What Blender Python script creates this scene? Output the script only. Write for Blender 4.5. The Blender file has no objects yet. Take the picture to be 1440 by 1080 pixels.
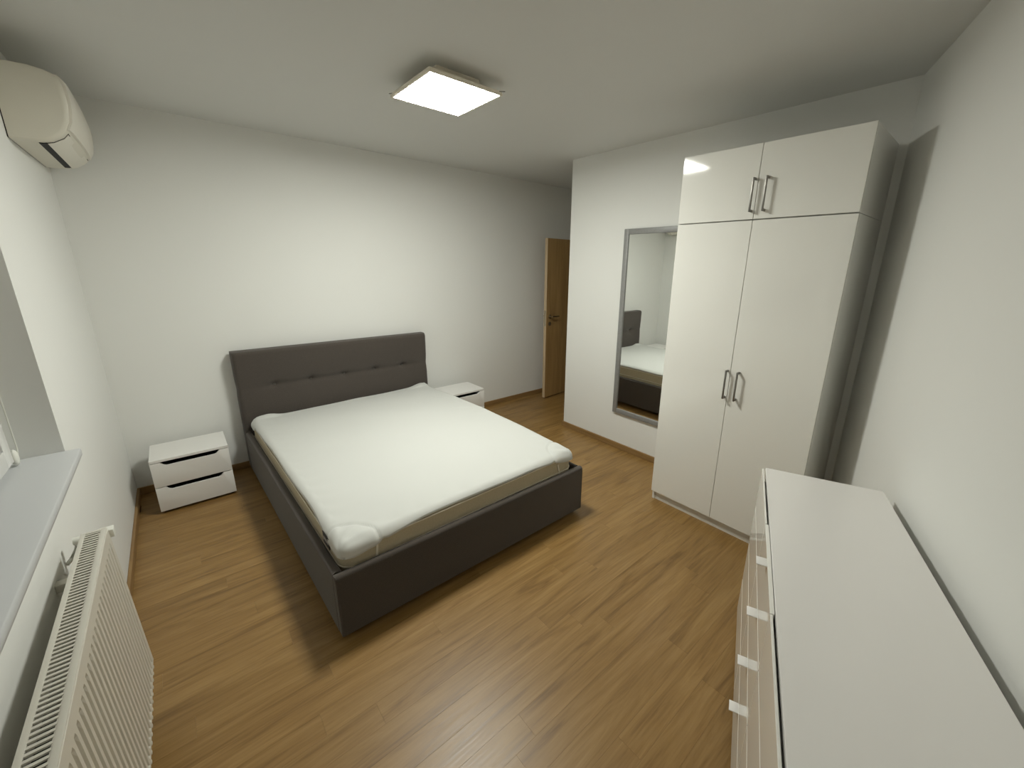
import bpy, bmesh, math, random
from math import sin, cos, pi, hypot, exp
from mathutils import Vector, Matrix
random.seed(7)
C = bpy.context.scene.collection
S = bpy.context.scene

# ------------------------------------------------------------------ camera
CX, CY, CZ = 0.4065, -3.8432, 1.65
F_PX, TILT, ROLL, YAW = 570.82, 0.2666, 0.0151, 0.7269
ANG = 0.3707                                   # direction of the oblique right wall
fw = Vector((sin(YAW)*cos(TILT), cos(YAW)*cos(TILT), -sin(TILT)))
rt = Vector((cos(YAW), -sin(YAW), 0)); up = rt.cross(fw)
r2 = rt*cos(ROLL) + up*sin(ROLL); u2 = up*cos(ROLL) - rt*sin(ROLL)
cd = bpy.data.cameras.new('camera'); cam = bpy.data.objects.new('camera', cd); C.objects.link(cam)
m = Matrix((r2, u2, -fw)).transposed().to_4x4(); m.translation = Vector((CX, CY, CZ)); cam.matrix_world = m
cd.sensor_fit = 'HORIZONTAL'; cd.sensor_width = 36; cd.lens = F_PX/1440*36
cd.shift_x = -31.8/1440; cd.shift_y = -11.3/1440; cd.clip_start = 0.02
S.camera = cam

# ------------------------------------------------------------------ world, exposure
w = bpy.data.worlds.new('night'); S.world = w; w.use_nodes = True
w.node_tree.nodes['Background'].inputs[0].default_value = (0.02, 0.025, 0.04, 1)
w.node_tree.nodes['Background'].inputs[1].default_value = 0.3
S.view_settings.view_transform = 'Standard'; S.view_settings.look = 'None'
S.view_settings.gamma = 1; S.view_settings.use_curve_mapping = False
S.view_settings.exposure = 2.05
LAMP = 21.0                                    # emission of the lamp's diffuser
S.cycles.max_bounces = 12; S.cycles.diffuse_bounces = 6; S.cycles.glossy_bounces = 6

# ------------------------------------------------------------------ materials
def mat(name, col, rough=0.5, spec=0.5, metal=0.0, coat=0.0, sheen=0.0, bump=None, var=None, emit=None, trans=0.0):
    M = bpy.data.materials.new(name); M.use_nodes = True
    nt = M.node_tree; b = nt.nodes['Principled BSDF']
    b.inputs['Base Color'].default_value = (*col, 1); b.inputs['Roughness'].default_value = rough
    b.inputs['Specular IOR Level'].default_value = spec; b.inputs['Metallic'].default_value = metal
    b.inputs['Coat Weight'].default_value = coat; b.inputs['Coat Roughness'].default_value = 0.04
    b.inputs['Sheen Weight'].default_value = sheen; b.inputs['Transmission Weight'].default_value = trans
    if emit: b.inputs['Emission Color'].default_value = (*emit[0], 1); b.inputs['Emission Strength'].default_value = emit[1]
    tc = nt.nodes.new('ShaderNodeTexCoord')
    if var:                                    # (scale, amount, stretch)
        mp = nt.nodes.new('ShaderNodeMapping'); mp.inputs['Scale'].default_value = var[2] if len(var) > 2 else (1, 1, 1)
        nt.links.new(tc.outputs['Object'], mp.inputs[0])
        n = nt.nodes.new('ShaderNodeTexNoise'); n.inputs['Scale'].default_value = var[0]; n.inputs['Detail'].default_value = 4
        nt.links.new(mp.outputs[0], n.inputs['Vector'])
        r = nt.nodes.new('ShaderNodeValToRGB')
        r.color_ramp.elements[0].position = 0.3; r.color_ramp.elements[1].position = 0.7
        r.color_ramp.elements[0].color = (*[c*(1-var[1]) for c in col], 1); r.color_ramp.elements[1].color = (*[min(1, c*(1+var[1])) for c in col], 1)
        nt.links.new(n.outputs['Fac'], r.inputs[0]); nt.links.new(r.outputs[0], b.inputs['Base Color'])
    if bump:                                   # (scale, strength, distance)
        n = nt.nodes.new('ShaderNodeTexNoise'); n.inputs['Scale'].default_value = bump[0]; n.inputs['Detail'].default_value = 3
        nt.links.new(tc.outputs['Object'], n.inputs['Vector'])
        k = nt.nodes.new('ShaderNodeBump'); k.inputs['Strength'].default_value = bump[1]; k.inputs['Distance'].default_value = bump[2]
        nt.links.new(n.outputs['Fac'], k.inputs['Height']); nt.links.new(k.outputs[0], b.inputs['Normal'])
    return M

def wood(name, dark, mid, light, rough, along='X', rnd=True, gscale=1.0):
    M = bpy.data.materials.new(name); M.use_nodes = True
    nt = M.node_tree; b = nt.nodes['Principled BSDF']; N = nt.nodes.new; L = nt.links.new
    tc = N('ShaderNodeTexCoord'); oi = N('ShaderNodeObjectInfo')
    add = N('ShaderNodeVectorMath'); add.operation = 'ADD'
    sc = N('ShaderNodeVectorMath'); sc.operation = 'SCALE'; sc.inputs[0].default_value = (13.0, 7.0, 31.0)
    L(oi.outputs['Random'], sc.inputs['Scale'])
    L(tc.outputs['Object'], add.inputs[0]); L(sc.outputs[0], add.inputs[1])
    mp = N('ShaderNodeMapping')
    s = {'X': (0.9, 9, 9), 'Y': (9, 0.9, 9), 'Z': (9, 9, 0.9)}[along]
    mp.inputs['Scale'].default_value = [v*gscale for v in s]; L(add.outputs[0], mp.inputs[0])
    n1 = N('ShaderNodeTexNoise'); n1.inputs['Scale'].default_value = 1.6; n1.inputs['Detail'].default_value = 7; n1.inputs['Roughness'].default_value = 0.62; n1.inputs['Distortion'].default_value = 1.1
    L(mp.outputs[0], n1.inputs['Vector'])
    mp2 = N('ShaderNodeMapping'); s2 = {'X': (2.5, 60, 60), 'Y': (60, 2.5, 60), 'Z': (60, 60, 2.5)}[along]
    mp2.inputs['Scale'].default_value = [v*gscale for v in s2]; L(add.outputs[0], mp2.inputs[0])
    n2 = N('ShaderNodeTexNoise'); n2.inputs['Scale'].default_value = 2.0; n2.inputs['Detail'].default_value = 4
    L(mp2.outputs[0], n2.inputs['Vector'])
    mx = N('ShaderNodeMix'); mx.data_type = 'FLOAT'; mx.inputs[0].default_value = 0.28
    L(n1.outputs['Fac'], mx.inputs[2]); L(n2.outputs['Fac'], mx.inputs[3])
    r = N('ShaderNodeValToRGB'); e = r.color_ramp.elements
    e[0].position = 0.30; e[0].color = (*dark, 1); e[1].position = 0.68; e[1].color = (*light, 1)
    x = e.new(0.48); x.color = (*mid, 1)
    L(mx.outputs[0], r.inputs[0])
    hs = N('ShaderNodeHueSaturation'); L(r.outputs[0], hs.inputs['Color'])
    if rnd:
        mr = N('ShaderNodeMapRange'); mr.inputs['To Min'].default_value = 0.96; mr.inputs['To Max'].default_value = 1.04
        L(oi.outputs['Random'], mr.inputs['Value']); L(mr.outputs[0], hs.inputs['Value'])
    L(hs.outputs[0], b.inputs['Base Color'])
    rr = N('ShaderNodeMapRange'); rr.inputs['To Min'].default_value = rough-0.06; rr.inputs['To Max'].default_value = rough+0.08
    L(n2.outputs['Fac'], rr.inputs['Value']); L(rr.outputs[0], b.inputs['Roughness'])
    b.inputs['Specular IOR Level'].default_value = 0.45
    bp = N('ShaderNodeBump'); bp.inputs['Strength'].default_value = 0.12; bp.inputs['Distance'].default_value = 0.002
    L(mx.outputs[0], bp.inputs['Height']); L(bp.outputs[0], b.inputs['Normal'])
    return M

WALL = mat('wall_paint', (0.79, 0.79, 0.765), 0.85, 0.2, bump=(260, 0.12, 0.001))
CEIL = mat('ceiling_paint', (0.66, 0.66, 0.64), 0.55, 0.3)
FLOOR = wood('laminate_oak', (0.135, 0.070, 0.020), (0.255, 0.145, 0.045), (0.345, 0.212, 0.078), 0.36)
GROUND = mat('subfloor', (0.10, 0.065, 0.035), 0.8)
BASEW = wood('oak_baseboard', (0.20, 0.115, 0.042), (0.27, 0.160, 0.062), (0.33, 0.205, 0.085), 0.4, rnd=False)
BASEWY = wood('oak_baseboard_along_y', (0.20, 0.115, 0.042), (0.27, 0.160, 0.062), (0.33, 0.205, 0.085), 0.4, along='Y', rnd=False)
DOORW = wood('oak_door', (0.28, 0.165, 0.06), (0.38, 0.235, 0.092), (0.46, 0.295, 0.125), 0.45, along='Z', rnd=False, gscale=0.8)
DOORE = mat('door_edge', (0.55, 0.42, 0.27), 0.5)
GLOSS = mat('white_gloss', (0.84, 0.83, 0.785), 0.07, 0.5)
WMATT = mat('white_laminate', (0.74, 0.735, 0.70), 0.35, 0.4)
WTOP = mat('white_laminate_top', (0.83, 0.81, 0.79), 0.22, 0.5)
WNS = mat('white_lacquer', (0.80, 0.79, 0.765), 0.3, 0.4)
DARK = mat('dark_inside', (0.012, 0.012, 0.014), 0.8)
STEEL = mat('brushed_steel', (0.27, 0.26, 0.24), 0.38, metal=1.0, var=(60, 0.12, (1, 1, 0.05)))
NICKEL = mat('nickel', (0.62, 0.56, 0.45), 0.22, metal=1.0)
FRAMEM = mat('silver_frame', (0.27, 0.27, 0.265), 0.5, metal=0.2, var=(40, 0.06))
MIRROR = mat('mirror_glass', (0.86, 0.88, 0.86), 0.0, metal=1.0)
FABRIC = mat('grey_upholstery', (0.076, 0.064, 0.055), 0.95, 0.15, sheen=0.25, bump=(900, 0.5, 0.0012), var=(420, 0.28))
FABDK = mat('grey_upholstery_button', (0.13, 0.12, 0.11), 0.8, 0.3)
COVER = mat('white_cotton', (0.60, 0.605, 0.58), 0.9, 0.2, sheen=0.15, bump=(700, 0.25, 0.0008))
MATT = mat('cream_ticking', (0.47, 0.405, 0.285), 0.9, 0.2, bump=(300, 0.25, 0.001), var=(120, 0.05))
MPIPE = mat('cream_piping', (0.72, 0.66, 0.54), 0.8)
LABEL = mat('black_label', (0.012, 0.012, 0.014), 0.6)
LABELW = mat('label_print', (0.5, 0.48, 0.45), 0.6)
ACP = mat('ac_plastic', (0.70, 0.67, 0.58), 0.4, 0.4)
ACF = mat('ac_front_plastic', (0.76, 0.73, 0.65), 0.35, 0.4)
RADP = mat('radiator_enamel', (0.66, 0.635, 0.565), 0.3, 0.45)
PLAS = mat('white_plastic', (0.78, 0.78, 0.72), 0.35)
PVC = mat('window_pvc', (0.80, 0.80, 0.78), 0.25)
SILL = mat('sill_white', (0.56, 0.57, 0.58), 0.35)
GLASS = mat('window_glass', (0.9, 0.95, 0.95), 0.02, trans=1.0)
BLIND = mat('blind_fabric', (0.6, 0.6, 0.58), 0.9)
RUBBER = mat('black_foot', (0.015, 0.014, 0.013), 0.6)
LFRAME = mat('lamp_frame', (0.88, 0.82, 0.70), 0.35)
LIGHT = mat('lamp_diffuser', (0.9, 0.9, 0.9), 0.5, emit=((0.985, 1.0, 0.915), LAMP))
WIRE = mat('lamp_clip', (0.25, 0.24, 0.22), 0.4, metal=0.6)
VALVE = mat('valve_cap', (0.20, 0.22, 0.17), 0.5)

# ------------------------------------------------------------------ helpers
def add_box(bm, lo, hi, bev=0.0, seg=2):
    x0, y0, z0 = lo; x1, y1, z1 = hi
    v = [bm.verts.new(p) for p in ((x0,y0,z0),(x1,y0,z0),(x1,y1,z0),(x0,y1,z0),(x0,y0,z1),(x1,y0,z1),(x1,y1,z1),(x0,y1,z1))]
    f = [bm.faces.new([v[i] for i in q]) for q in ((3,2,1,0),(4,5,6,7),(0,1,5,4),(1,2,6,5),(2,3,7,6),(3,0,4,7))]
    if bev > 0:
        ed = {e for q in f for e in q.edges}
        bmesh.ops.bevel(bm, geom=list(ed), offset=bev, segments=seg, affect='EDGES', profile=0.5)
def add_tube(bm, pts, r, n=10, cap=True):
    pts = [Vector(p) for p in pts]; rings = []
    for i, p in enumerate(pts):
        d = ((pts[min(i+1, len(pts)-1)] - pts[max(i-1, 0)])).normalized()
        a = Vector((0, 0, 1)) if abs(d.z) < 0.9 else Vector((1, 0, 0))
        s = d.cross(a).normalized(); t = d.cross(s).normalized()
        rr = r[i] if isinstance(r, (list, tuple)) else r
        rings.append([bm.verts.new(p + s*rr*cos(2*pi*k/n) + t*rr*sin(2*pi*k/n)) for k in range(n)])
    for a, b in zip(rings, rings[1:]):
        for k in range(n): bm.faces.new((a[k], a[(k+1) % n], b[(k+1) % n], b[k]))
    if cap: bm.faces.new(rings[0]); bm.faces.new(rings[-1][::-1])
def add_prism(bm, poly, axis, a0, a1, bev=0.0):
    """poly: 2-D points, extruded along axis (0,1,2) from a0 to a1"""
    def P(p, a):
        return {0: (a, p[0], p[1]), 1: (p[0], a, p[1]), 2: (p[0], p[1], a)}[axis]
    A = [bm.verts.new(P(p, a0)) for p in poly]; B = [bm.verts.new(P(p, a1)) for p in poly]
    fa = bm.faces.new(A); fb = bm.faces.new(B[::-1])
    n = len(poly)
    for k in range(n): bm.faces.new((A[k], B[k], B[(k+1) % n], A[(k+1) % n]))
    if bev > 0:
        bmesh.ops.bevel(bm, geom=list(set(fa.edges) | set(fb.edges)), offset=bev, segments=2, affect='EDGES', profile=0.5)
def obj(name, bm, m, parent=None, origin=None, smooth=40):
    bmesh.ops.recalc_face_normals(bm, faces=bm.faces)
    me = bpy.data.meshes.new(name)
    if origin is not None: bmesh.ops.translate(bm, verts=bm.verts, vec=-Vector(origin))
    bm.to_mesh(me); bm.free(); me.materials.append(m)
    if smooth:
        for p in me.polygons: p.use_smooth = True
        me.set_sharp_from_angle(angle=math.radians(smooth))
    o = bpy.data.objects.new(name, me); C.objects.link(o)
    if origin is not None: o.location = origin
    if parent: o.parent = parent
    return o
def box(name, lo, hi, m, parent=None, bev=0.0, seg=2):
    bm = bmesh.new(); add_box(bm, lo, hi, bev, seg)
    org = ((lo[0]+hi[0])/2, (lo[1]+hi[1])/2, (lo[2]+hi[2])/2)
    return obj(name, bm, m, parent, org, smooth=15)
def thing(name, label, cat, loc=(0, 0, 0), rz=0.0, group=None, kind=None):
    o = bpy.data.objects.new(name, None); C.objects.link(o); o.empty_display_size = 0.1
    o.location = loc; o.rotation_euler = (0, 0, rz)
    tag(o, label, cat, group, kind); return o
def tag(o, label=None, cat=None, group=None, kind=None):
    if label: o['label'] = label
    if cat: o['category'] = cat
    if group: o['group'] = group
    if kind: o['kind'] = kind
    return o
def struct(o, label=None): return tag(o, label, None, None, 'structure')
def copy_tree(o, parent=None):
    c = o.copy(); C.objects.link(c)
    if parent: c.parent = parent
    for ch in list(o.children): copy_tree(ch, c)
    return c

# ------------------------------------------------------------------ room shell
H = 2.572; XB, YB = 3.336, -1.027; OFF = -4.3525; T = 0.12
ca, sa = cos(ANG), sin(ANG)
def wall_y(x): return (OFF + sa*x)/ca
def wall_x(y): return (y*ca - OFF)/sa
XE = 4.68                                       # end wall of the passage, with the doorway
# windowed left wall, with its niche opening
WY0, WY1, WZ0, WZ1 = -3.55, -1.55, 0.905, 2.16
YL = wall_y(0)
bm = bmesh.new()
add_box(bm, (-0.34, WY1, 0), (0, T, H)); add_box(bm, (-0.34, YL-0.3, 0), (0, WY0, H))
add_box(bm, (-0.34, WY0, 0), (0, WY1, WZ0)); add_box(bm, (-0.34, WY0, WZ1), (0, WY1, H))
struct(obj('wall_left', bm, WALL, smooth=0), 'white wall with the window niche')
struct(box('wall_back', (0, 0, 0), (XE+1.6, T, H), WALL), 'white wall behind the bed')
bm = bmesh.new(); add_prism(bm, [(XB, YB), (XE+T, YB), (XE+T, YB-T), (XB+T, YB-T), (XB+T, wall_y(XB+T)), (XB, wall_y(XB))], 2, 0, H)
struct(obj('wall_mirror', bm, WALL, smooth=0), 'white projecting wall behind mirror and wardrobe')
bm = bmesh.new(); n_ = Vector((-sa, ca, 0)); d_ = Vector((ca, sa, 0))
p0 = Vector((-0.34, wall_y(-0.34), 0)); p1 = Vector((XB+T, wall_y(XB+T), 0))
add_prism(bm, [tuple(p0)[:2], tuple(p1)[:2], tuple(p1-n_*T)[:2], tuple(p0-n_*T)[:2]], 2, 0, H)
struct(obj('wall_right', bm, WALL, smooth=0), 'slanting white wall behind the chest of drawers')
# passage end wall with doorway
DY0, DY1, DH = -0.97, -0.10, 2.0
bm = bmesh.new(); add_box(bm, (XE, YB, 0), (XE+T, DY0, H)); add_box(bm, (XE, DY1, 0), (XE+T, 0, H)); add_box(bm, (XE, DY0, DH), (XE+T, DY1, H))
struct(obj('wall_passage', bm, WALL, smooth=0))
struct(box('wall_hall', (XE+1.6, -1.9, 0), (XE+1.72, T, H), WALL))
struct(box('wall_hall_side', (XE+T, -1.9, 0), (XE+1.6, -1.78, H), WALL))
struct(box('wall_hall_near', (XE, -1.78, 0), (XE+T, YB-T, H), WALL))
struct(box('ceiling', (-0.34, YL-0.3, H), (XE+1.72, T, H+0.1), CEIL))
bm = bmesh.new(); add_box(bm, (-0.34, YL-0.3, -0.1), (XE+1.72, T, -0.012))
floor = struct(obj('floor', bm, GROUND, smooth=0), 'wood laminate floor')
# planks, laid parallel to the wall behind the bed
PW, PL = 0.0985, 1.22; G = 0.00012
known = {0: 1.792, 2: 1.49, 4: 1.725, 5: 1.14, 6: 2.27, 7: 1.865}
meshes = {}
def plank_mesh(lx, ly):
    k = (round(lx, 3), round(ly, 3))
    if k in meshes: return meshes[k]
    b = bmesh.new(); hx, hy = lx/2-G, ly/2-G; c = 0.00022
    lo = [b.verts.new(p) for p in ((-hx,-hy,-0.012),(hx,-hy,-0.012),(hx,hy,-0.012),(-hx,hy,-0.012))]
    md = [b.verts.new(p) for p in ((-hx,-hy,-c),(hx,-hy,-c),(hx,hy,-c),(-hx,hy,-c))]
    tp = [b.verts.new(p) for p in ((-hx+c,-hy+c,0),(hx-c,-hy+c,0),(hx-c,hy-c,0),(-hx+c,hy-c,0))]
    b.faces.new(tp); b.faces.new(lo[::-1])
    for A, B in ((lo, md), (md, tp)):
        for i in range(4): b.faces.new((A[i], A[(i+1) % 4], B[(i+1) % 4], B[i]))
    me = bpy.data.meshes.new('plank'); b.to_mesh(me); b.free(); me.materials.append(FLOOR); meshes[k] = me
    return me
for i in range(-26, 24):
    yt = -2.463 - i*PW; yb = yt - PW
    if yt <= YL: break
    yt2, yb2 = min(yt, 0.0), max(yb, YL)
    if yt2 - yb2 < 0.004: continue
    xmax = XE+1.6 if yt2 > YB+0.01 else (XB+0.03 if yt2 > wall_y(XB) else min(XB+.03, wall_x(yt2)+0.02))
    off = known.get(i, (i*0.437+0.31) % PL)
    x = off - PL*math.ceil(off/PL)
    while x < xmax:
        a, b_ = max(x, 0), min(x+PL, xmax)
        if b_ - a > 0.03:
            o = bpy.data.objects.new('plank', plank_mesh(b_-a, yt2-yb2)); C.objects.link(o)
            o.parent = floor; o.location = ((a+b_)/2, (yt2+yb2)/2, 0)
        x += PL
# baseboards
BH, BT = 0.055, 0.015
def base_x(name, x0, x1, y0, y1): return struct(box(name, (x0, y0, 0), (x1, y1, BH), BASEW, bev=0.003))
base_x('baseboard_back', 0, XE, -BT, 0)
struct(box('baseboard_left', (0, YL+0.03, 0), (BT, -BT, BH), BASEWY, bev=0.003))
struct(box('baseboard_mirror', (XB-BT, wall_y(XB)+BT, 0), (XB, YB+BT, BH), BASEWY, bev=0.003))
base_x('baseboard_passage', XB, XE, YB, YB+BT)
bm = bmesh.new(); L_ = (XB-0.02)/ca
add_box(bm, (0.03, 0, 0), (L_, BT, BH), 0.003)
o = obj('baseboard_right', bm, BASEW); o.location = (0, YL, 0); o.rotation_euler = (0, 0, ANG); struct(o)
# door frame in the passage and the open leaf
bm = bmesh.new()
for y0, y1 in ((DY0, DY0+0.03), (DY1-0.03, DY1)): add_box(bm, (XE-0.012, y0, 0), (XE+T+0.012, y1, DH))
add_box(bm, (XE-0.012, DY0, DH-0.03), (XE+T+0.012, DY1, DH))
struct(obj('trim_1', bm, DOORW), 'oak door frame')
hx, hy = 4.60, -0.150; fx, fy = 3.79, -0.213
a_ = math.atan2(fy-hy, fx-hx); dl = hypot(fx-hx, fy-hy)
door = thing('door_1', 'oak-look door leaf standing open against the back wall', None, (hx, hy, 0), a_, kind='structure')
# local x runs from hinge to free edge, local +y faces the room side (towards -Y world)
box('door_leaf', (0, -0.02, 0.012), (dl-0.002, 0.02, 1.955), DOORW, door, 0.002)
box('edge_band', (dl-0.002, -0.02, 0.012), (dl, 0.02, 1.955), DOORE, door)
for s, nm in ((1, 'door_handle'), (-1, 'door_handle')):
    bm = bmesh.new(); hz = 1.045; px = dl-0.06; y0 = 0.02*s
    add_tube(bm, [(px, y0, hz), (px, y0+0.006*s, hz)], 0.026, 20)
    add_tube(bm, [(px, y0+0.006*s, hz), (px, y0+0.05*s, hz)], 0.009, 12)
    add_tube(bm, [(px+0.006, y0+0.048*s, hz), (px-0.03, y0+0.05*s, hz), (px-0.12, y0+0.047*s, hz)], [0.010, 0.0095, 0.008], 12)
    obj(nm, bm, NICKEL, door)
bm = bmesh.new(); add_tube(bm, [(dl-0.06, 0.02, 0.955), (dl-0.06, 0.026, 0.955)], 0.025, 20); e_ = obj('escutcheon', bm, NICKEL, door)
box('keyhole', (dl-0.0625, 0.026, 0.946), (dl-0.0575, 0.0265, 0.966), DARK, e_)
box('latch_plate', (dl, -0.011, 0.93), (dl+0.0015, 0.011, 1.12), NICKEL, door)

# ------------------------------------------------------------------ window in the niche
FXW = -0.129; FXS = -0.106
win = thing('window_1', 'white framed window set back in the left niche', None, (-0.2, (WY0+WY1)/2, WZ0), kind='structure')
def wl(x, y, z): return (x+0.2, y-(WY0+WY1)/2, z-WZ0)
def wbox(n, lo, hi, m, par=win, bev=0.003): return box(n, wl(*lo), wl(*hi), m, par, bev)
ZS = 0.924
def frame_bars(par, name, x0, x1, y0, y1, z0, z1, wdt, m):
    bm = bmesh.new()
    add_box(bm, wl(x0, y0, z0), wl(x1, y0+wdt, z1), 0.004); add_box(bm, wl(x0, y1-wdt, z0), wl(x1, y1, z1), 0.004)
    add_box(bm, wl(x0, y0+wdt, z0), wl(x1, y1-wdt, z0+wdt), 0.004); add_box(bm, wl(x0, y0+wdt, z1-wdt), wl(x1, y1-wdt, z1), 0.004)
    return obj(name, bm, m, par)
frame_bars(win, 'window_frame', -0.22, -0.129, WY0+.001, WY1-.001, ZS, WZ1-.001, 0.06, PVC)
ymid = (WY0+WY1)/2
for y0, y1 in ((WY0+0.085, ymid), (ymid, WY1-0.085)):
    s_ = frame_bars(win, 'sash', -0.205, FXS, y0+0.002, y1-0.002, ZS+0.022, WZ1-0.045, 0.065, PVC)
    wbox('pane', (-0.178, y0+0.06, ZS+0.08), (-0.17, y1-0.06, WZ1-0.1), GLASS, s_, 0)
    h = bmesh.new(); yy = ymid - 0.035 if y0 < ymid-0.5 else ymid+0.035
    add_box(h, wl(FXS, yy-0.014, 1.44), wl(FXS+0.012, yy+0.014, 1.52), 0.003); add_box(h, wl(FXS+0.012, yy-0.009, 1.36), wl(FXS+0.028, yy+0.009, 1.5), 0.004)
    obj('window_handle', h, PVC, s_)
# sill, overhanging the wall below
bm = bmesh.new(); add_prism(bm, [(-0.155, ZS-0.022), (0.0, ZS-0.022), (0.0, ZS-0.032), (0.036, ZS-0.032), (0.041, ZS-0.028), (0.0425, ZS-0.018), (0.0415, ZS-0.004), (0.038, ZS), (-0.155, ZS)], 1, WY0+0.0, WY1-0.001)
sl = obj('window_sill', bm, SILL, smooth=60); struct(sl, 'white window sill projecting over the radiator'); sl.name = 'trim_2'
# roller blind on the sash with its bead chain
rb = thing('roller_blind', 'white roller blind on the window with a hanging bead chain', 'blind', (FXW+0.001, WY1-0.05, ZS+0.035))
def rl(x, y, z): return (x-(FXW+0.001), y-(WY1-0.05), z-(ZS+0.035))
bm = bmesh.new(); add_box(bm, rl(FXS+0.001, ymid+0.03, WZ1-0.16), rl(FXS+0.045, WY1-0.055, WZ1-0.10), 0.01); obj('cassette', bm, PLAS, rb)
bm = bmesh.new(); add_box(bm, rl(FXS+0.004, ymid+0.045, WZ1-0.55), rl(FXS+0.006, WY1-0.075, WZ1-0.16)); obj('blind_fabric', bm, BLIND, rb)
bm = bmesh.new(); add_box(bm, rl(FXS+0.003, ymid+0.045, WZ1-0.565), rl(FXS+0.012, WY1-0.075, WZ1-0.55), 0.003); obj('bottom_rail', bm, PLAS, rb)
bm = bmesh.new()
pts = []
for k in range(29):
    t = k/28; z = (WZ1-0.13) + (0.985-(WZ1-0.13))*t
    pts.append(rl(FXW+0.030+0.006*sin(t*pi), WY1-0.045-0.02*sin(t*pi*0.9)+0.0, z))
for k in range(1, 8):
    t = k/7; pts.append(rl(FXW+0.030-0.004*t, WY1-0.045-0.006+0.0-0.022*t, 0.985-0.022*sin(t*pi)-0.012*t))
add_tube(bm, pts, 0.0022, 6); obj('bead_chain', bm, PLAS, rb)
bm = bmesh.new()
prof = [(0.0, 0.006), (0.006, 0.013), (0.02, 0.017), (0.04, 0.017), (0.052, 0.012), (0.058, 0.005)]
rings = [[bm.verts.new(rl(FXW+0.022+0.010*cos(2*pi*k/14)*(r/0.017), WY1-0.068+r*sin(2*pi*k/14), 0.927+z)) for k in range(14)] for z, r in prof]
for A, B in zip(rings, rings[1:]):
    for k in range(14): bm.faces.new((A[k], A[(k+1) % 14], B[(k+1) % 14], B[k]))
bm.faces.new(rings[0]); bm.faces.new(rings[-1][::-1]); obj('chain_holder', bm, PLAS, rb, smooth=70)

# ------------------------------------------------------------------ bed (slightly askew against the wall)
BW = 1.575; HY = -0.12; FY = -2.215
def bx(p):
    x, y, z = p; t = (-y-0.12)/2.09
    xl = 0.675 + 0.060*t; xr = 2.252 + 0.048*t
    return (xl + x/BW*(xr-xl), y, z)
bed_o = (1.465, -0.12, 0)
bed = thing('bed', 'double bed with dark grey upholstered frame and button-tufted headboard', 'bed', bed_o)
def bobj(name, bm, m, par, smooth=40):
    for v in bm.verts: v.co = Vector(bx(v.co)) - Vector(bed_o)
    return obj(name, bm, m, par, smooth=smooth)
# headboard
bm = bmesh.new(); nx, nz = 130, 90; Z0, Z1 = 0.03, 0.982; YBK = -0.030
btn = [0.253, 0.518, 0.79, 1.06, 1.33]; BZ = 0.688
def hfront(x, z):
    ex = min(x, BW-x); ez = Z1 - z
    r = 0.030
    def rnd(e): return r - math.sqrt(max(0, r*r - (r-min(e, r))**2))
    d = HY + 0.006
    cre = exp(-((z-BZ)/0.020)**2); puff = exp(-((z-BZ)/0.11)**2)
    inside = 1/(1+exp(-(x-0.15)/0.03)) * 1/(1+exp(-(BW-0.15-x)/0.03))
    d -= 0.020*(1-puff*(0.25+0.75*inside))
    d += 0.009*cre*inside + 0.002*cre
    for b in btn:
        d += 0.024*exp(-(((x-b)/0.024)**2 + ((z-BZ)/0.022)**2)) + 0.012*exp(-(((x-b)/0.07)**2 + ((z-BZ)/0.045)**2))
    return d + rnd(ex)*0.8 + rnd(ez)*0.9
xs = [BW*0.5*(1-cos(pi*i/nx))*0.35 + BW*i/nx*0.65 for i in range(nx+1)]
zs = [Z0 + (Z1-Z0)*(1-(1-k/nz)**1.25) for k in range(nz+1)]
def hx_edge(x, z):                              # the side edges are drawn in a little at the tufting line
    c = exp(-((z-BZ)/0.05)**2)*0.004
    return x + (c if x < 0.01 else (-c if x > BW-0.01 else 0))
g = [[bm.verts.new((hx_edge(x, z), hfront(x, z), z)) for x in xs] for z in zs]
for k in range(nz):
    for i in range(nx): bm.faces.new((g[k][i], g[k][i+1], g[k+1][i+1], g[k+1][i]))
bk = [[bm.verts.new((hx_edge(x, z), YBK, z)) for x in (0, BW)] for z in zs]
for k in range(nz):
    bm.faces.new((g[k][0], g[k+1][0], bk[k+1][0], bk[k][0])); bm.faces.new((g[k][nx], bk[k][1], bk[k+1][1], g[k+1][nx]))
    bm.faces.new((bk[k][0], bk[k+1][0], bk[k+1][1], bk[k][1]))
bm.faces.new([g[nz][i] for i in range(nx+1)] + [bk[nz][1], bk[nz][0]])
bm.faces.new([g[0][i] for i in range(nx, -1, -1)] + [bk[0][0], bk[0][1]])
hb = bobj('headboard', bm, FABRIC, bed, 60)
for b in btn:
    bm = bmesh.new(); bmesh.ops.create_uvsphere(bm, u_segments=14, v_segments=8, radius=0.013)
    for v in bm.verts: v.co = Vector((v.co.x+b, v.co.y*0.6 + hfront(b, BZ) - 0.004, v.co.z+BZ))
    bobj('button', bm, FABDK, hb, 80)
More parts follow.
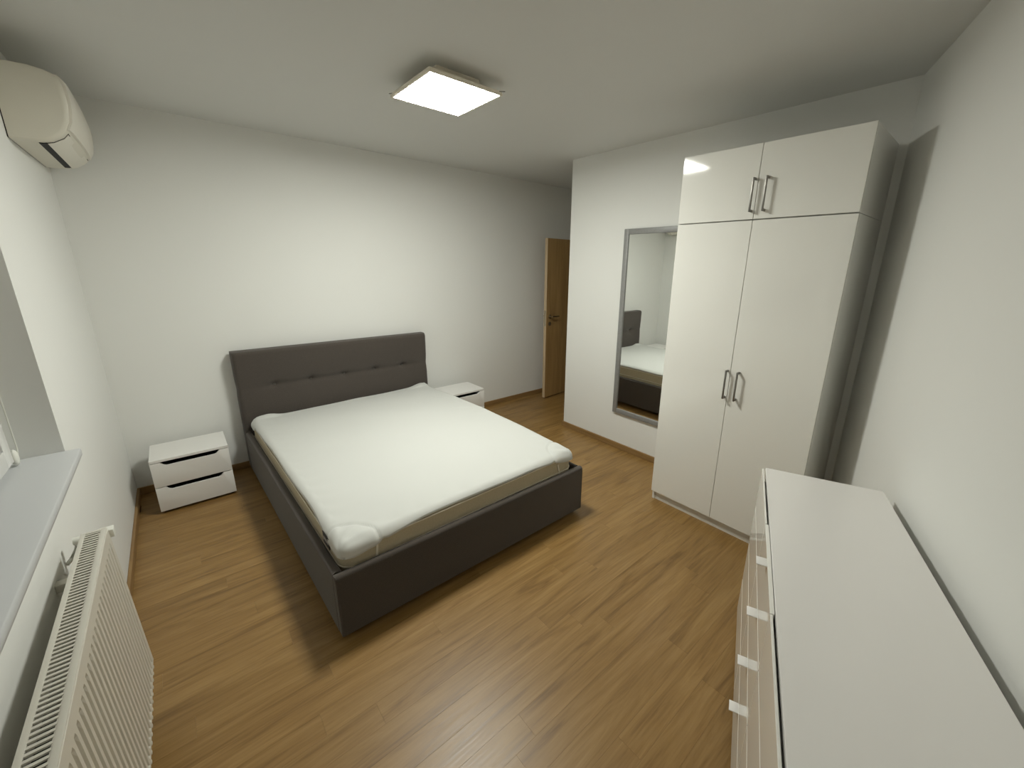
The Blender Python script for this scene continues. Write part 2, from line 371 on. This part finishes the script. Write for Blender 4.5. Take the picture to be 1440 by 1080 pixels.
# rails
RT, RZ0, RZ1 = 0.042, 0.035, 0.347
def rail_prof(t, z0, z1, r=0.018):
    p = [(0, z0), (0, z1-r)]
    for k in range(1, 5): p.append((r-r*cos(k*pi/8), z1-r+r*sin(k*pi/8)))
    for k in range(0, 5): p.append((t-r+r*sin(k*pi/8), z1-r+r*cos(k*pi/8)))
    p.append((t, z0)); return p
for s in (0, 1):
    bm = bmesh.new(); pr = rail_prof(RT, RZ0, RZ1)
    if s: pr = [(BW-x, z) for x, z in pr]
    add_prism(bm, pr, 1, HY-0.016, FY+RT+0.001)
    r_ = bobj('side_rail', bm, FABRIC, bed, 50)
bm = bmesh.new(); add_prism(bm, [(FY+y, z) for y, z in rail_prof(RT, RZ0, RZ1)], 0, 0.0, BW, 0.004)
bobj('foot_rail', bm, FABRIC, bed, 50)
for x in (0.0035, BW-0.0035):                          # corner piping
    bm = bmesh.new(); add_tube(bm, [(x, FY+0.002, RZ0+0.004), (x, FY+0.002, RZ1-0.025)], 0.0035, 8); bobj('piping', bm, FABRIC, bed, 60)
bm = bmesh.new(); add_box(bm, (RT, FY+RT, 0.16), (BW-RT, HY-0.02, 0.18)); bobj('bed_base', bm, DARK, bed)
for x in (0.09, BW-0.13):
    for y in (-0.35, FY+0.09):
        bm = bmesh.new(); add_box(bm, (x, y, 0), (x+0.045, y+0.045, 0.16), 0.004); bobj('leg', bm, RUBBER, bed)

# ------------------------------------------------------------------ mattress and protector
MX0, MX1, MY0, MY1 = 0.048, BW-0.046, -2.167, -0.150
def ztop(x, y):
    a = (x-MX0)/(MX1-MX0); b = (y-MY0)/(MY1-MY0)
    return 0.448 + 0.018*a + 0.020*sin(pi*min(max(a, 0), 1))*sin(pi*min(max(b, 0), 1)) + 0.026*a*sin(pi*min(max(b, 0), 1))
def rrect(x0, x1, y0, y1, r, n=8, m=14):
    pts = []
    def seg(a, b):
        for k in range(m): pts.append((a[0]+(b[0]-a[0])*k/m, a[1]+(b[1]-a[1])*k/m))
    cs = [(x1-r, y0+r, -pi/2), (x1-r, y1-r, 0), (x0+r, y1-r, pi/2), (x0+r, y0+r, pi)]
    st = [((x0+r, y0), (x1-r, y0)), ((x1, y0+r), (x1, y1-r)), ((x1-r, y1), (x0+r, y1)), ((x0, y1-r), (x0, y0+r))]
    for (cx, cy, a0), (a, b) in zip(cs, st):
        seg(a, b)
        for k in range(n): an = a0 + pi/2*k/n; pts.append((cx+r*cos(an), cy+r*sin(an)))
    return pts
mo = (1.5, -1.15, 0.18)
def mobj(name, bm, m, par, smooth=50):
    for v in bm.verts: v.co = Vector(bx(v.co)) - Vector(mo)
    return obj(name, bm, m, par, smooth=smooth)
mt = thing('mattress', 'cream mattress inside the dark grey bed frame', 'mattress', mo)
bm = bmesh.new(); prof = [(0.035, 0.0, 0), (0.008, 0.006, 0), (0.0, 0.03, 0), (-0.002, 0.12, 0), (0.0, -0.035, 1), (0.006, -0.014, 1), (0.02, -0.004, 1), (0.045, 0.0, 1)]
rings = []
for ins, z, top in prof:
    ring = []
    for x, y in rrect(MX0+ins, MX1-ins, MY0+ins, MY1-ins, max(0.02, 0.07-ins*0.5)):
        zz = (ztop(x, y)-0.006+z) if top else 0.181+z
        ring.append(bm.verts.new((x, y, zz)))
    rings.append(ring)
n = len(rings[0])
for A, B in zip(rings, rings[1:]):
    for k in range(n): bm.faces.new((A[k], A[(k+1) % n], B[(k+1) % n], B[k]))
bm.faces.new(rings[0][::-1]); bm.faces.new(rings[-1])
mobj('mattress_body', bm, MATT, mt, 60)
for dz in (-0.030, -0.118):
    bm = bmesh.new(); pr = rrect(MX0-0.002, MX1+0.002, MY0-0.002, MY1+0.002, 0.07)
    pts = [(x, y, ztop(x, y)+dz) for x, y in pr]; add_tube(bm, pts+[pts[0]], 0.0035, 6, cap=False); mobj('piping', bm, MPIPE, mt, 70)
# elastic straps of the protector show on the mattress side near the corners
# brand tag sewn on the left side near the foot end
bm = bmesh.new(); add_box(bm, (MX0-0.010, -2.03, 0.362), (MX0-0.006, -1.94, 0.422), 0.001); lb = mobj('care_tag', bm, LABEL, mt); lb['label'] = 'black sewn tag with pale lettering'
for k in range(4):
    bm = bmesh.new(); y0 = -2.018+k*0.018
    add_box(bm, (MX0-0.0108, y0, 0.385), (MX0-0.010, y0+0.010, 0.402)); mobj('print', bm, LABELW, lb)

pc = thing('mattress_protector', 'white cotton mattress protector with elastic corners covering the cream mattress', 'bedding', mo)
bm = bmesh.new(); NX, NY = 200, 240; R = 0.042
LX, LY = MX1-MX0, MY1-MY0
def ov(s, L, big):                              # overhang past the rounded rim
    d = min(s, L-s)
    k = 1/(1+exp((d-0.19)/0.016)); k2 = 1/(1+exp((d-0.30)/0.05))
    return big*(0.55*k + 0.45*k2) - 0.012*exp(-((d-0.205)/0.02)**2) + 0.003*sin(s*9.0)
def tsm(x): return x*x*(3-2*x)
vs = []
for j in range(NY+1):
    row = []
    v = j/NY
    v = v - 0.01*sin(2*pi*v)
    for i in range(NX+1):
        u = i/NX
        # paper coordinates: distance outside the inset rectangle
        sx = min(max(u*LX, 0), LX); sy = v*LY
        arc = R*pi/2
        oxl = ov(sy, LY, 0.036)+arc*0.66; oxr = ov(sy, LY, 0.036)+arc*0.66
        oyb = ov(sx, LX, 0.040)+arc*0.70; oyt = ov(sx, LX, 0.03)+arc*0.75
        X = MX0+R + (-oxl) + u*((LX-2*R)+oxl+oxr)
        Y = MY0+R + (-oyb) + v*((LY-2*R)+oyb+oyt)
        cx = min(max(X, MX0+R), MX1-R); cy = min(max(Y, MY0+R), MY1-R)
        dx, dy = X-cx, Y-cy; d = hypot(dx, dy)
        rr = R
        if dx and dy:                            # gather the corner
            lim = arc*0.7+0.040
            d = min(d, lim) if d > lim else d
        if d > 1e-6:
            ex, ey = dx/hypot(dx, dy), dy/hypot(dx, dy)
            t = min(d/rr, pi/2); hz = rr*sin(t); dz = rr*(1-cos(t)) + max(0, d-rr*pi/2)
            flare = 0.003 + 0.16*max(0, d-arc*0.55)
            px, py = cx+ex*(hz+flare), cy+ey*(hz+flare)
        else: px, py, dz = X, Y, 0
        z = ztop(cx, cy) - dz + 0.003
        # soft wrinkles
        fh = exp(-((MY1-py)/0.10)**2)
        z += 0.004*fh*sin(py*95+3*sin(px*3.1)) if d < 1e-6 else 0
        for qx, qy in ((MX0, MY0), (MX1, MY0), (MX0, MY1), (MX1, MY1)):
            q = hypot(px-qx, py-qy); z += 0.0020*exp(-(q/0.22)**2)*sin(q*30+math.atan2(py-qy, px-qx)*11)
        z += 0.0022*sin(px*11+py*5)*sin(py*8-px*3)
        if d < 1e-6:
            el = exp(-((px-MX0)/0.14)**2); er = exp(-((MX1-px)/0.14)**2); ef = exp(-((py-MY0)/0.12)**2)
            z += 0.0016*(el+er)*sin(py*52+4*sin(px*9)) + 0.0014*ef*sin(px*48+3*sin(py*11))
            z += 0.0030*fh*sin(px*9+py*60)*sin(px*2.3)
        for qx, qy in ((MX0, MY0), (MX1, MY0)):  # stitched pocket seam and puffed pocket
            q = hypot(px-qx, py-qy)
            if q < 0.3:
                z += 0.005*exp(-((q-0.125)/0.035)**2) - 0.008*exp(-((q-0.168)/0.008)**2)
                z += 0.0012*sin(math.atan2(py-qy, px-qx)*13+q*20)*exp(-((q-0.12)/0.05)**2)
        for qx, qy in ((MX0+0.10, MY1-0.03), (MX1-0.06, MY1-0.03)):
            z += 0.026*exp(-((px-qx)/0.09)**2-((py-qy)/0.05)**2)
        row.append(bm.verts.new((px, py, z)))
    vs.append(row)
for j in range(NY):
    for i in range(NX): bm.faces.new((vs[j][i], vs[j][i+1], vs[j+1][i+1], vs[j+1][i]))
sheet = mobj('sheet', bm, COVER, pc, 0)
for p in sheet.data.polygons: p.use_smooth = True
so = sheet.modifiers.new('thick', 'SOLIDIFY'); so.thickness = 0.003; so.offset = 1
# rolled hem
bm = bmesh.new()
bnd = [vs_ for vs_ in ([(0, i) for i in range(NX+1)] + [(j, NX) for j in range(1, NY+1)] + [(NY, i) for i in range(NX-1, -1, -1)] + [(j, 0) for j in range(NY-1, -1, -1)])]
coords = [sheet.data.vertices[j*(NX+1)+i].co.copy() for j, i in bnd]
add_tube(bm, coords[::1], 0.0032, 6, cap=False); obj('hem', bm, COVER, pc, smooth=80)
# elastic straps at the corners
for x0, x1, y in ((0.20, 0.185, MY0-0.004), (BW-0.20, BW-0.165, MY0-0.004)):
    bm = bmesh.new(); zt = 0.408
    v = [(x0, y, zt), (x0+0.010, y, zt), (x1+0.010, y+0.001, 0.27), (x1, y+0.001, 0.27)]
    A = [bm.verts.new(p) for p in v]; B = [bm.verts.new((p[0], p[1]-0.002, p[2])) for p in v]
    bm.faces.new(A); bm.faces.new(B[::-1])
    for k in range(4): bm.faces.new((A[k], B[k], B[(k+1) % 4], A[(k+1) % 4]))
    mobj('elastic_strap', bm, MPIPE, pc)

# ------------------------------------------------------------------ nightstands
def nightstand(x0, label):
    W_, D_, HH = 0.415, 0.325, 0.385
    t = thing('nightstand', label, 'nightstand', (x0+W_/2, -0.095-D_/2, 0.0), group='nightstands beside the bed')
    hw, hd = W_/2, D_/2
    bm = bmesh.new()
    add_box(bm, (-hw, -hd+0.018, 0.015), (-hw+0.016, hd, HH-0.018)); add_box(bm, (hw-0.016, -hd+0.018, 0.015), (hw, hd, HH-0.018))
    add_box(bm, (-hw+0.016, -hd+0.10, 0.015), (hw-0.016, hd, 0.031)); add_box(bm, (-hw+0.016, hd-0.006, 0.03), (hw-0.016, hd, HH-0.018))
    obj('body', bm, WNS, t)
    box('top', (-hw, -hd, HH-0.018), (hw, hd, HH), WNS, t, 0.0015)
    for z0, z1 in ((0.018, 0.188), (0.193, 0.363)):
        # front with a scooped hand grip in its upper edge
        g0, g1, dp = -hw+0.052, hw-0.052, 0.027
        poly = [(-hw, z0), (-hw, z1), (g0, z1)]
        for k in range(1, 9):
            a = k/8; poly.append((g0+0.030*(a), z1-dp*sin(a*pi/2)))
        for k in range(0, 9):
            a = 1-k/8; poly.append((g1-0.030*a, z1-dp*sin(a*pi/2)))
        poly += [(hw, z1), (hw, z0)]
        bm = bmesh.new(); add_prism(bm, poly, 1, -hd, -hd+0.017, 0.001)
        d = obj('drawer', bm, WNS, t, smooth=30)
        bm = bmesh.new(); add_box(bm, (-hw+0.02, -hd+0.019, z0+0.01), (hw-0.02, hd-0.02, z1-0.055)); obj('drawer_box', bm, DARK, d)
    for sx in (-1, 1):
        for sy in (-1, 1):
            bm = bmesh.new(); add_box(bm, (sx*(hw-0.03)-0.012, sy*(hd-0.04)-0.012, 0), (sx*(hw-0.03)+0.012, sy*(hd-0.04)+0.012, 0.015)); obj('foot', bm, RUBBER, t)
    return t
nightstand(0.125, 'white two-drawer nightstand in the corner by the window wall, left of the bed')
nightstand(2.322, 'white two-drawer nightstand half hidden behind the bed, on its door side')

# ------------------------------------------------------------------ wardrobe
WX0, WX1, Wy0, Wy1 = 2.824, XB-0.003, -3.334, -2.433
WH, WS, WM = 2.275, 1.904, -2.871
wd = thing('wardrobe', 'tall white glossy two-door wardrobe with top cabinet and steel bar handles', 'wardrobe', ((WX0+WX1)/2, (Wy0+Wy1)/2, 0))
wo = Vector(wd.location)
def wb(name, lo, hi, m, par=wd, bev=0.001): return box(name, tuple(Vector(lo)-wo), tuple(Vector(hi)-wo), m, par, bev)
TT = 0.018
xb0 = WX0+TT+0.002
for z0, z1 in ((0, WS-0.002), (WS, WH)):
    wb('side_panel', (xb0, Wy0, z0), (WX1, Wy0+TT, z1), WMATT); wb('side_panel', (xb0, Wy1-TT, z0), (WX1, Wy1, z1), WMATT)
    wb('shelf', (xb0, Wy0+TT, z1-TT), (WX1, Wy1-TT, z1), WMATT)
wb('shelf', (xb0, Wy0+TT, WS), (WX1, Wy1-TT, WS+TT), WMATT); wb('shelf', (xb0, Wy0+TT, 0.062), (WX1, Wy1-TT, 0.08), WMATT)
wb('back_panel', (WX1-0.006, Wy0+TT, 0.08), (WX1, Wy1-TT, WH-TT), WMATT)
wb('plinth', (xb0+0.006, Wy0+TT, 0), (xb0+0.02, Wy1-TT, 0.060), WMATT)
def bar_handle(par, y, z0, z1):
    bm = bmesh.new(); r = 0.0045; xo = WX0-0.030
    add_box(bm, tuple(Vector((xo-r, y-r, z0))-wo), tuple(Vector((xo+r, y+r, z1))-wo), 0.001)
    for z in (z0, z1-0.011): add_box(bm, tuple(Vector((xo+r, y-r, z))-wo), tuple(Vector((WX0, y+r, z+0.011))-wo), 0.001)
    obj('handle', bm, STEEL, par)
for z0, z1, hz0, hz1 in ((0.070, WS-0.004, 0.892, 1.067), (WS+0.002, WH, 1.940, 2.110)):
    dA = wb('door', (WX0, WM+0.0015, z0), (WX0+TT, Wy1, z1), GLOSS); dB = wb('door', (WX0, Wy0, z0), (WX0+TT, WM-0.0015, z1), GLOSS)
    for d, y in ((dA, -2.8585), (dB, -2.9235)):
        # children of a part whose origin is its own centre
        bm = bmesh.new(); r = 0.0045; xo = WX0-0.030; oo = wo + Vector(d.location)
        add_box(bm, tuple(Vector((xo-r, y-r, hz0))-oo), tuple(Vector((xo+r, y+r, hz1))-oo), 0.001)
        for z in (hz0, hz1-0.012): add_box(bm, tuple(Vector((xo+r, y-r, z))-oo), tuple(Vector((WX0+0.0005, y+r, z+0.012))-oo), 0.001)
        obj('handle', bm, STEEL, d)

# ------------------------------------------------------------------ mirror
MZ0, MZ1, MyL, MyR = 0.349, 1.948, -1.668, -2.268; MX = XB-0.026
mi = thing('wall_mirror', 'tall mirror in a silver-grey frame hanging beside the wardrobe', 'mirror', (XB, (MyL+MyR)/2, MZ0))
io = Vector(mi.location)
bm = bmesh.new(); FW = 0.044
def fr(y0, y1, z0, z1): add_box(bm, tuple(Vector((MX, y0, z0))-io), tuple(Vector((XB-0.001, y1, z1))-io), 0.004)
fr(MyL-FW, MyL, MZ0, MZ1); fr(MyR, MyR+FW, MZ0, MZ1); fr(MyR+FW, MyL-FW, MZ0, MZ0+FW); fr(MyR+FW, MyL-FW, MZ1-FW, MZ1)
obj('mirror_frame', bm, FRAMEM, mi)
box('mirror_glass', tuple(Vector((MX+0.010, MyR+FW-0.002, MZ0+FW-0.002))-io), tuple(Vector((XB-0.003, MyL-FW+0.002, MZ1-FW+0.002))-io), MIRROR, mi)

# ------------------------------------------------------------------ chest of drawers along the slanting wall
U0, U1, NB, NF, DZ = -0.405, 0.899, -4.312, -3.889, 0.804
ds = thing('chest_of_drawers', 'long white glossy chest of drawers along the slanting right wall', 'chest of drawers', (ca*(U0+U1)/2 - sa*(NF+NB)/2, sa*(U0+U1)/2 + ca*(NF+NB)/2, 0), ANG)
du, dn = (U0+U1)/2, (NF+NB)/2
def dl_(u, n, z): return (u-du, n-dn, z)
def db(name, lo, hi, m, par=ds, bev=0.001): return box(name, dl_(*lo), dl_(*hi), m, par, bev)
NFB = NF-0.0185                                   # carcass front, drawer fronts stand proud
db('top', (U0, NB, DZ-0.018), (U1, NF-0.0125, DZ), WTOP, bev=0.0015)
db('side_panel', (U0, NB, 0), (U0+0.018, NFB, DZ-0.018), WMATT); db('side_panel', (U1-0.018, NB, 0), (U1, NFB, DZ-0.018), WMATT)
cols = [(0.4475, U1-0.001, 0.007), (0.0205, 0.4445, 0.001), (U0+0.001, 0.0175, 0.007)]
for u in (0.446, 0.019): db('divider', (u-0.009, NB+0.01, 0.06), (u+0.009, NFB-0.002, DZ-0.018), WMATT)
db('back_panel', (U0+0.018, NB, 0.06), (U1-0.018, NB+0.006, DZ-0.018), WMATT)
db('plinth', (U0+0.018, NFB-0.03, 0), (U1-0.018, NFB-0.015, 0.06), WMATT)
rows = [(0.616, 0.797), (0.417, 0.608), (0.217, 0.409), (0.04, 0.209)]
for ci, (u0, u1, gap) in enumerate(cols):
    for ri, (z0, z1) in enumerate(rows):
        g_ = gap if ri == 0 else 0.004
        nf = NF
        th = 0.016 if ri else (0.0065 if ci != 1 else 0.011)
        d = db('drawer', (u0, nf-th, z0), (u1, nf, z1), GLOSS)
        oo = d.location
        bm = bmesh.new(); add_box(bm, Vector(dl_(u0+0.02, NB+0.03, z0+0.02))-oo, Vector(dl_(u1-0.02, nf-th, z1-0.05))-oo); obj('drawer_box', bm, WMATT, d)
        if ci == 1:
            bm = bmesh.new(); uc = 0.232
            add_box(bm, Vector(dl_(uc-0.019, NF-0.001, z1-0.005))-oo, Vector(dl_(uc+0.019, NF+0.029, z1-0.002))-oo, 0.0008)
            obj('tab_handle', bm, WTOP, d)

# ------------------------------------------------------------------ radiator under the sill
RY0, RY1 = -3.30, -1.985; RX0, RX1, RZT, RZB = 0.060, 0.112, 0.765, 0.165
rad = thing('radiator', 'white ribbed panel radiator with slotted top grille under the window sill', 'radiator', ((RX0+RX1)/2, (RY0+RY1)/2, RZB))
ro = Vector(rad.location)
def rp(name, lo, hi, m=RADP, bev=0.001): return box(name, tuple(Vector(lo)-ro), tuple(Vector(hi)-ro), m, rad, bev)
# front panel with vertical ribs; sampled profile along y, two bulge zones ends flat
bm = bmesh.new(); pitch = 0.0333; y = RY0; ys = []
nrib = int((RY1-RY0-0.03)/pitch)
for k in range(nrib):
    yb = RY1-0.02-k*pitch
    for f_, dx in ((0, 0), (0.26, 0.0), (0.42, -0.009), (0.66, -0.009), (0.82, 0.0)): ys.append((yb-f_*pitch, dx))
ys = [(RY1, 0)] + ys + [(RY0, 0)]
zz = [(RZB, 0, 0), (RZB+0.012, 0.004, 0), (RZB+0.024, 0.004, 0), (RZB+0.036, 0.004, 1), (RZT-0.075, 0.004, 1), (RZT-0.055, 0.004, 0.55), (RZT-0.042, 0.004, 0), (RZT-0.004, 0.004, 0), (RZT, 0, 0)]
lean = lambda z: 0.016*(RZT-z)/(RZT-RZB)
gg = [[bm.verts.new(Vector((RX1+e+dx*on+lean(z), y, z))-ro) for y, dx in ys] for z, e, on in zz]
for A, B in zip(gg, gg[1:]):
    for k in range(len(ys)-1): bm.faces.new((A[k], A[k+1], B[k+1], B[k]))
bkv = [[bm.verts.new(Vector((RX1-0.012+lean(z), y, z))-ro) for y in (RY1, RY0)] for z in (RZB, RZT)]
bm.faces.new(gg[0]+[bkv[0][1], bkv[0][0]]); bm.faces.new(gg[-1][::-1]+[bkv[1][0], bkv[1][1]][::1])
bm.faces.new([r[0] for r in gg]+[bkv[1][0], bkv[0][0]]); bm.faces.new([r[-1] for r in gg][::-1]+[bkv[0][1], bkv[1][1]])
obj('front_panel', bm, RADP, rad, smooth=0)
rp('back_panel', (RX0-0.004, RY0, RZB), (RX0, RY1, RZT-0.003))
for y0, y1 in ((RY1-0.0015, RY1+0.0005), (RY0-0.0005, RY0+0.0015)): rp('side_panel', (RX0-0.004, y0, RZB+0.02), (RX1, y1, RZT-0.002))
# bottom weld beads at each rib foot
bm = bmesh.new()
for k in range(nrib):
    yb = RY1-0.02-(k+0.5)*pitch; add_box(bm, Vector((RX1+0.012, yb-0.006, RZB+0.002))-ro, Vector((RX1+0.0205, yb+0.006, RZB+0.012))-ro, 0.0015, 1)
o = obj('weld_bead', bm, RADP, rad); o['kind'] = 'stuff'
# top grille frame and slats
bm = bmesh.new()
add_box(bm, Vector((RX0-0.006, RY0, RZT-0.004))-ro, Vector((RX0+0.006, RY1, RZT+0.002))-ro, 0.001)
add_box(bm, Vector((RX1-0.010, RY0, RZT-0.004))-ro, Vector((RX1+0.003, RY1, RZT+0.002))-ro, 0.001)
add_box(bm, Vector((RX0+0.006, RY1-0.012, RZT-0.004))-ro, Vector((RX1-0.010, RY1, RZT+0.002))-ro, 0.001)
add_box(bm, Vector((RX0+0.006, RY0, RZT-0.004))-ro, Vector((RX1-0.010, RY0+0.012, RZT+0.002))-ro, 0.001)
gr = obj('top_grille', bm, RADP, rad)
box('inner_shadow_plate', tuple(Vector((RX0, RY0+0.002, RZT-0.06))-ro), tuple(Vector((RX1, RY1-0.002, RZT-0.05))-ro), DARK, rad).name = 'slot_shade'  # black plate standing in for the shade below the grille slots
sm = None; y = RY1-0.012-0.0065
while y > RY0+0.014:
    if sm is None:
        b = bmesh.new(); add_box(b, (-0.018, -0.0034, -0.0035), (0.018, 0.0034, 0.001)); s0 = obj('slat', b, RADP, gr, smooth=0); sm = s0.data
    else:
        s0 = bpy.data.objects.new('slat', sm); C.objects.link(s0); s0.parent = gr
    s0.location = Vector(((RX0+RX1)/2-0.002, y, RZT))-ro
    y -= 0.0150
# far-end plug, bleed valve, wall bracket and pipe
bm = bmesh.new(); zc = RZT-0.028
add_tube(bm, [Vector((RX0-0.030, RY1+0.022, zc))-ro, Vector((RX0-0.004, RY1+0.022, zc))-ro], 0.013, 14)
add_tube(bm, [Vector((RX0-0.004, RY1+0.022, zc))-ro, Vector((RX1-0.02, RY1+0.022, zc))-ro], 0.009, 12)
add_tube(bm, [Vector((RX0-0.020, RY1+0.022, zc))-ro, Vector((RX0-0.040, RY1+0.012, zc-0.05))-ro, Vector((0.004, RY1+0.012, zc-0.07))-ro], 0.006, 10)
obj('vent_pipe', bm, PLAS, rad)
bm = bmesh.new(); add_tube(bm, [Vector((RX0+0.008, RY1+0.022, zc+0.004))-ro, Vector((RX1-0.022, RY1+0.022, zc+0.004))-ro], 0.0115, 12); o = obj('valve_cap', bm, VALVE, rad); o['label'] = 'dark green-grey valve cap'
bm = bmesh.new(); add_box(bm, Vector((RX1-0.022, RY1+0.0, zc-0.014))-ro, Vector((RX1+0.016, RY1+0.034, zc+0.016))-ro, 0.003); obj('end_plug', bm, PLAS, rad)
for y in (RY1-0.13, RY0+0.13):
    bm = bmesh.new(); add_box(bm, Vector((0.0, y-0.015, RZT-0.10))-ro, Vector((RX0-0.004, y+0.015, RZT-0.075))-ro, 0.001); obj('wall_bracket', bm, RADP, rad)

# ------------------------------------------------------------------ air conditioner
AY0, AY1 = -0.920, -0.120
ac = thing('air_conditioner', 'cream split air conditioner mounted high in the corner on the window wall', 'air conditioner', (0, (AY0+AY1)/2, 2.145))
ao = Vector(ac.location)
prof = [(0.0, 2.140), (0.095, 2.146), (0.125, 2.155), (0.160, 2.178), (0.182, 2.206), (0.197, 2.240), (0.204, 2.280), (0.207, 2.325), (0.206, 2.365), (0.199, 2.405), (0.185, 2.422), (0.160, 2.432), (0.115, 2.439), (0.06, 2.438), (0.0, 2.430)]
def ac_sec(y, bulge, shrink, pr):
    out = []
    for x, z in pr:
        zc_ = 2.29
        out.append(Vector((max(0.004, x*(1-shrink*0.10) + (bulge if x > 0.15 else bulge*max(0, x-0.05)/0.10)), y, zc_+(z-zc_)*(1-shrink*0.035)))-ao)
    return out
bm = bmesh.new(); secs = []
for y, sh in ((AY0, 1.0), (AY0+0.002, 0.55), (AY0+0.008, 0.15), (AY0+0.02, 0), (AY0+0.03, 0)):
    secs.append([bm.verts.new(p) for p in ac_sec(y, 0, sh, prof)])
ks = 14
for k in range(1, ks+1):
    t = k/ks; y = AY0+0.03 + (AY1-AY0-0.06)*t
    secs.append([bm.verts.new(p) for p in ac_sec(y, 0.006*sin(pi*t)+0.002, 0, prof)])
for y, sh in ((AY1-0.02, 0), (AY1-0.008, 0.15), (AY1-0.002, 0.55), (AY1, 1.0)):
    secs.append([bm.verts.new(p) for p in ac_sec(y, 0, sh, prof)])
for A, B in zip(secs, secs[1:]):
    for k in range(len(prof)): q = (k+1) % len(prof); bm.faces.new((A[k], A[q], B[q], B[k]))
bm.faces.new(secs[0]); bm.faces.new(secs[-1][::-1])
obj('casing', bm, ACP, ac, smooth=35)
# front cover shell, standing slightly proud, with its rounded end
fp = [p for p in prof if p[0] > 0.18 and p[1] > 2.20]
bm = bmesh.new(); A = []
ring_o, ring_i = [], []
for k in range(0, 17):
    t = k/16; y = AY0+0.012+(AY1-AY0-0.024)*t
    b = 0.006*sin(pi*t)+0.002
    ring_o.append([bm.verts.new(Vector((x+b+0.005+(0.004 if 0 < k < 16 else 0), y, z))-ao) for x, z in fp])
    ring_i.append([bm.verts.new(Vector((x+b-0.004, y, z))-ao) for x, z in fp])
nF = len(fp)
for k in range(16):
    for i in range(nF-1):
        bm.faces.new((ring_o[k][i], ring_o[k][i+1], ring_o[k+1][i+1], ring_o[k+1][i])); bm.faces.new((ring_i[k][i], ring_i[k+1][i], ring_i[k+1][i+1], ring_i[k][i+1]))
    for i in (0, nF-1): bm.faces.new((ring_o[k][i], ring_o[k+1][i], ring_i[k+1][i], ring_i[k][i]))
for k in (0, 16):
    for i in range(nF-1): bm.faces.new((ring_o[k][i], ring_i[k][i], ring_i[k][i+1], ring_o[k][i+1]))
obj('front_cover', bm, ACF, ac, smooth=45)
# air outlet slot and its flap on the underside, following the curve of the casing
under = [(0.0, 2.140), (0.095, 2.146), (0.125, 2.155), (0.160, 2.178), (0.182, 2.206), (0.197, 2.240)]
def uz(x):
    for (a, za), (b, zb) in zip(under, under[1:]):
        if a <= x <= b: return za+(zb-za)*(x-a)/(b-a)
def strip(name, x0, x1, off, y0, y1, m):
    bm = bmesh.new(); q0 = []; xs_ = [x0]+[a for a, _ in under if x0 < a < x1]+[x1]
    A = [bm.verts.new(Vector((x+off*0.5, y0, uz(x)-off))-ao) for x in xs_]; B = [bm.verts.new(Vector((x+off*0.5, y1, uz(x)-off))-ao) for x in xs_]
    A2 = [bm.verts.new(Vector((x, y0, uz(x)+0.004))-ao) for x in xs_]; B2 = [bm.verts.new(Vector((x, y1, uz(x)+0.004))-ao) for x in xs_]
    n = len(xs_)
    for k in range(n-1):
        bm.faces.new((A[k], A[k+1], B[k+1], B[k])); bm.faces.new((A2[k], B2[k], B2[k+1], A2[k+1]))
        bm.faces.new((A[k], A2[k], A2[k+1], A[k+1])); bm.faces.new((B[k], B[k+1], B2[k+1], B2[k]))
    bm.faces.new((A[0], B[0], B2[0], A2[0])); bm.faces.new((A[-1], A2[-1], B2[-1], B[-1]))
    return obj(name, bm, m, ac, smooth=50)
strip('air_slot', 0.079, 0.103, 0.0035, AY0+0.055, AY1-0.075, DARK)
strip('flap_gap', 0.103, 0.178, 0.0030, AY0+0.060, AY1-0.053, DARK)
strip('flap', 0.104, 0.1755, 0.0050, AY0+0.0615, AY1-0.057, ACF)
box('wall_gap_shade', tuple(Vector((0.0, AY0+0.004, 2.143))-ao), tuple(Vector((0.004, AY1-0.004, 2.425))-ao), DARK, ac)  # thin black sheet, paints the shaded gap between casing and wall

# ------------------------------------------------------------------ ceiling lamp
LX0, LX1, LY0, LY1, LZ = 1.461, 1.879, -1.902, -1.470, 2.500
lp = thing('ceiling_lamp', 'square flat LED panel lamp glowing white on the ceiling', 'lamp', ((LX0+LX1)/2, (LY0+LY1)/2, H))
lo_ = Vector(lp.location)
def lb_(name, lo, hi, m, bev=0.0): return box(name, tuple(Vector(lo)-lo_), tuple(Vector(hi)-lo_), m, lp, bev)
bm = bmesh.new(); fwd = 0.011
for lo, hi in (((LX0, LY0, LZ), (LX0+fwd, LY1, LZ+0.014)), ((LX1-fwd, LY0, LZ), (LX1, LY1, LZ+0.014)), ((LX0+fwd, LY0, LZ), (LX1-fwd, LY0+fwd, LZ+0.014)), ((LX0+fwd, LY1-fwd, LZ), (LX1-fwd, LY1, LZ+0.014))):
    add_box(bm, Vector(lo)-lo_, Vector(hi)-lo_, 0.001)
obj('lamp_frame', bm, LFRAME, lp)
lb_('back_plate', (LX0+0.002, LY0+0.002, LZ+0.0141), (LX1-0.002, LY1-0.002, LZ+0.018), LFRAME)
lb_('mount_box', (LX0+0.085, LY0+0.085, LZ+0.0181), (LX1-0.085, LY1-0.085, H), LFRAME)
lb_('diffuser', (LX0+fwd, LY0+fwd, LZ+0.001), (LX1-fwd, LY1-fwd, LZ+0.006), LIGHT)
for x, y, ex, ey in ((LX0+0.004, LY1-0.02, -0.004, 0.035), (LX1-0.02, LY0+0.004, 0.035, -0.006)):
    bm = bmesh.new(); add_tube(bm, [Vector((x, y, LZ+0.016))-lo_, Vector((x+ex, y+ey, LZ+0.022))-lo_], 0.0025, 6); obj('spring_clip', bm, WIRE, lp)
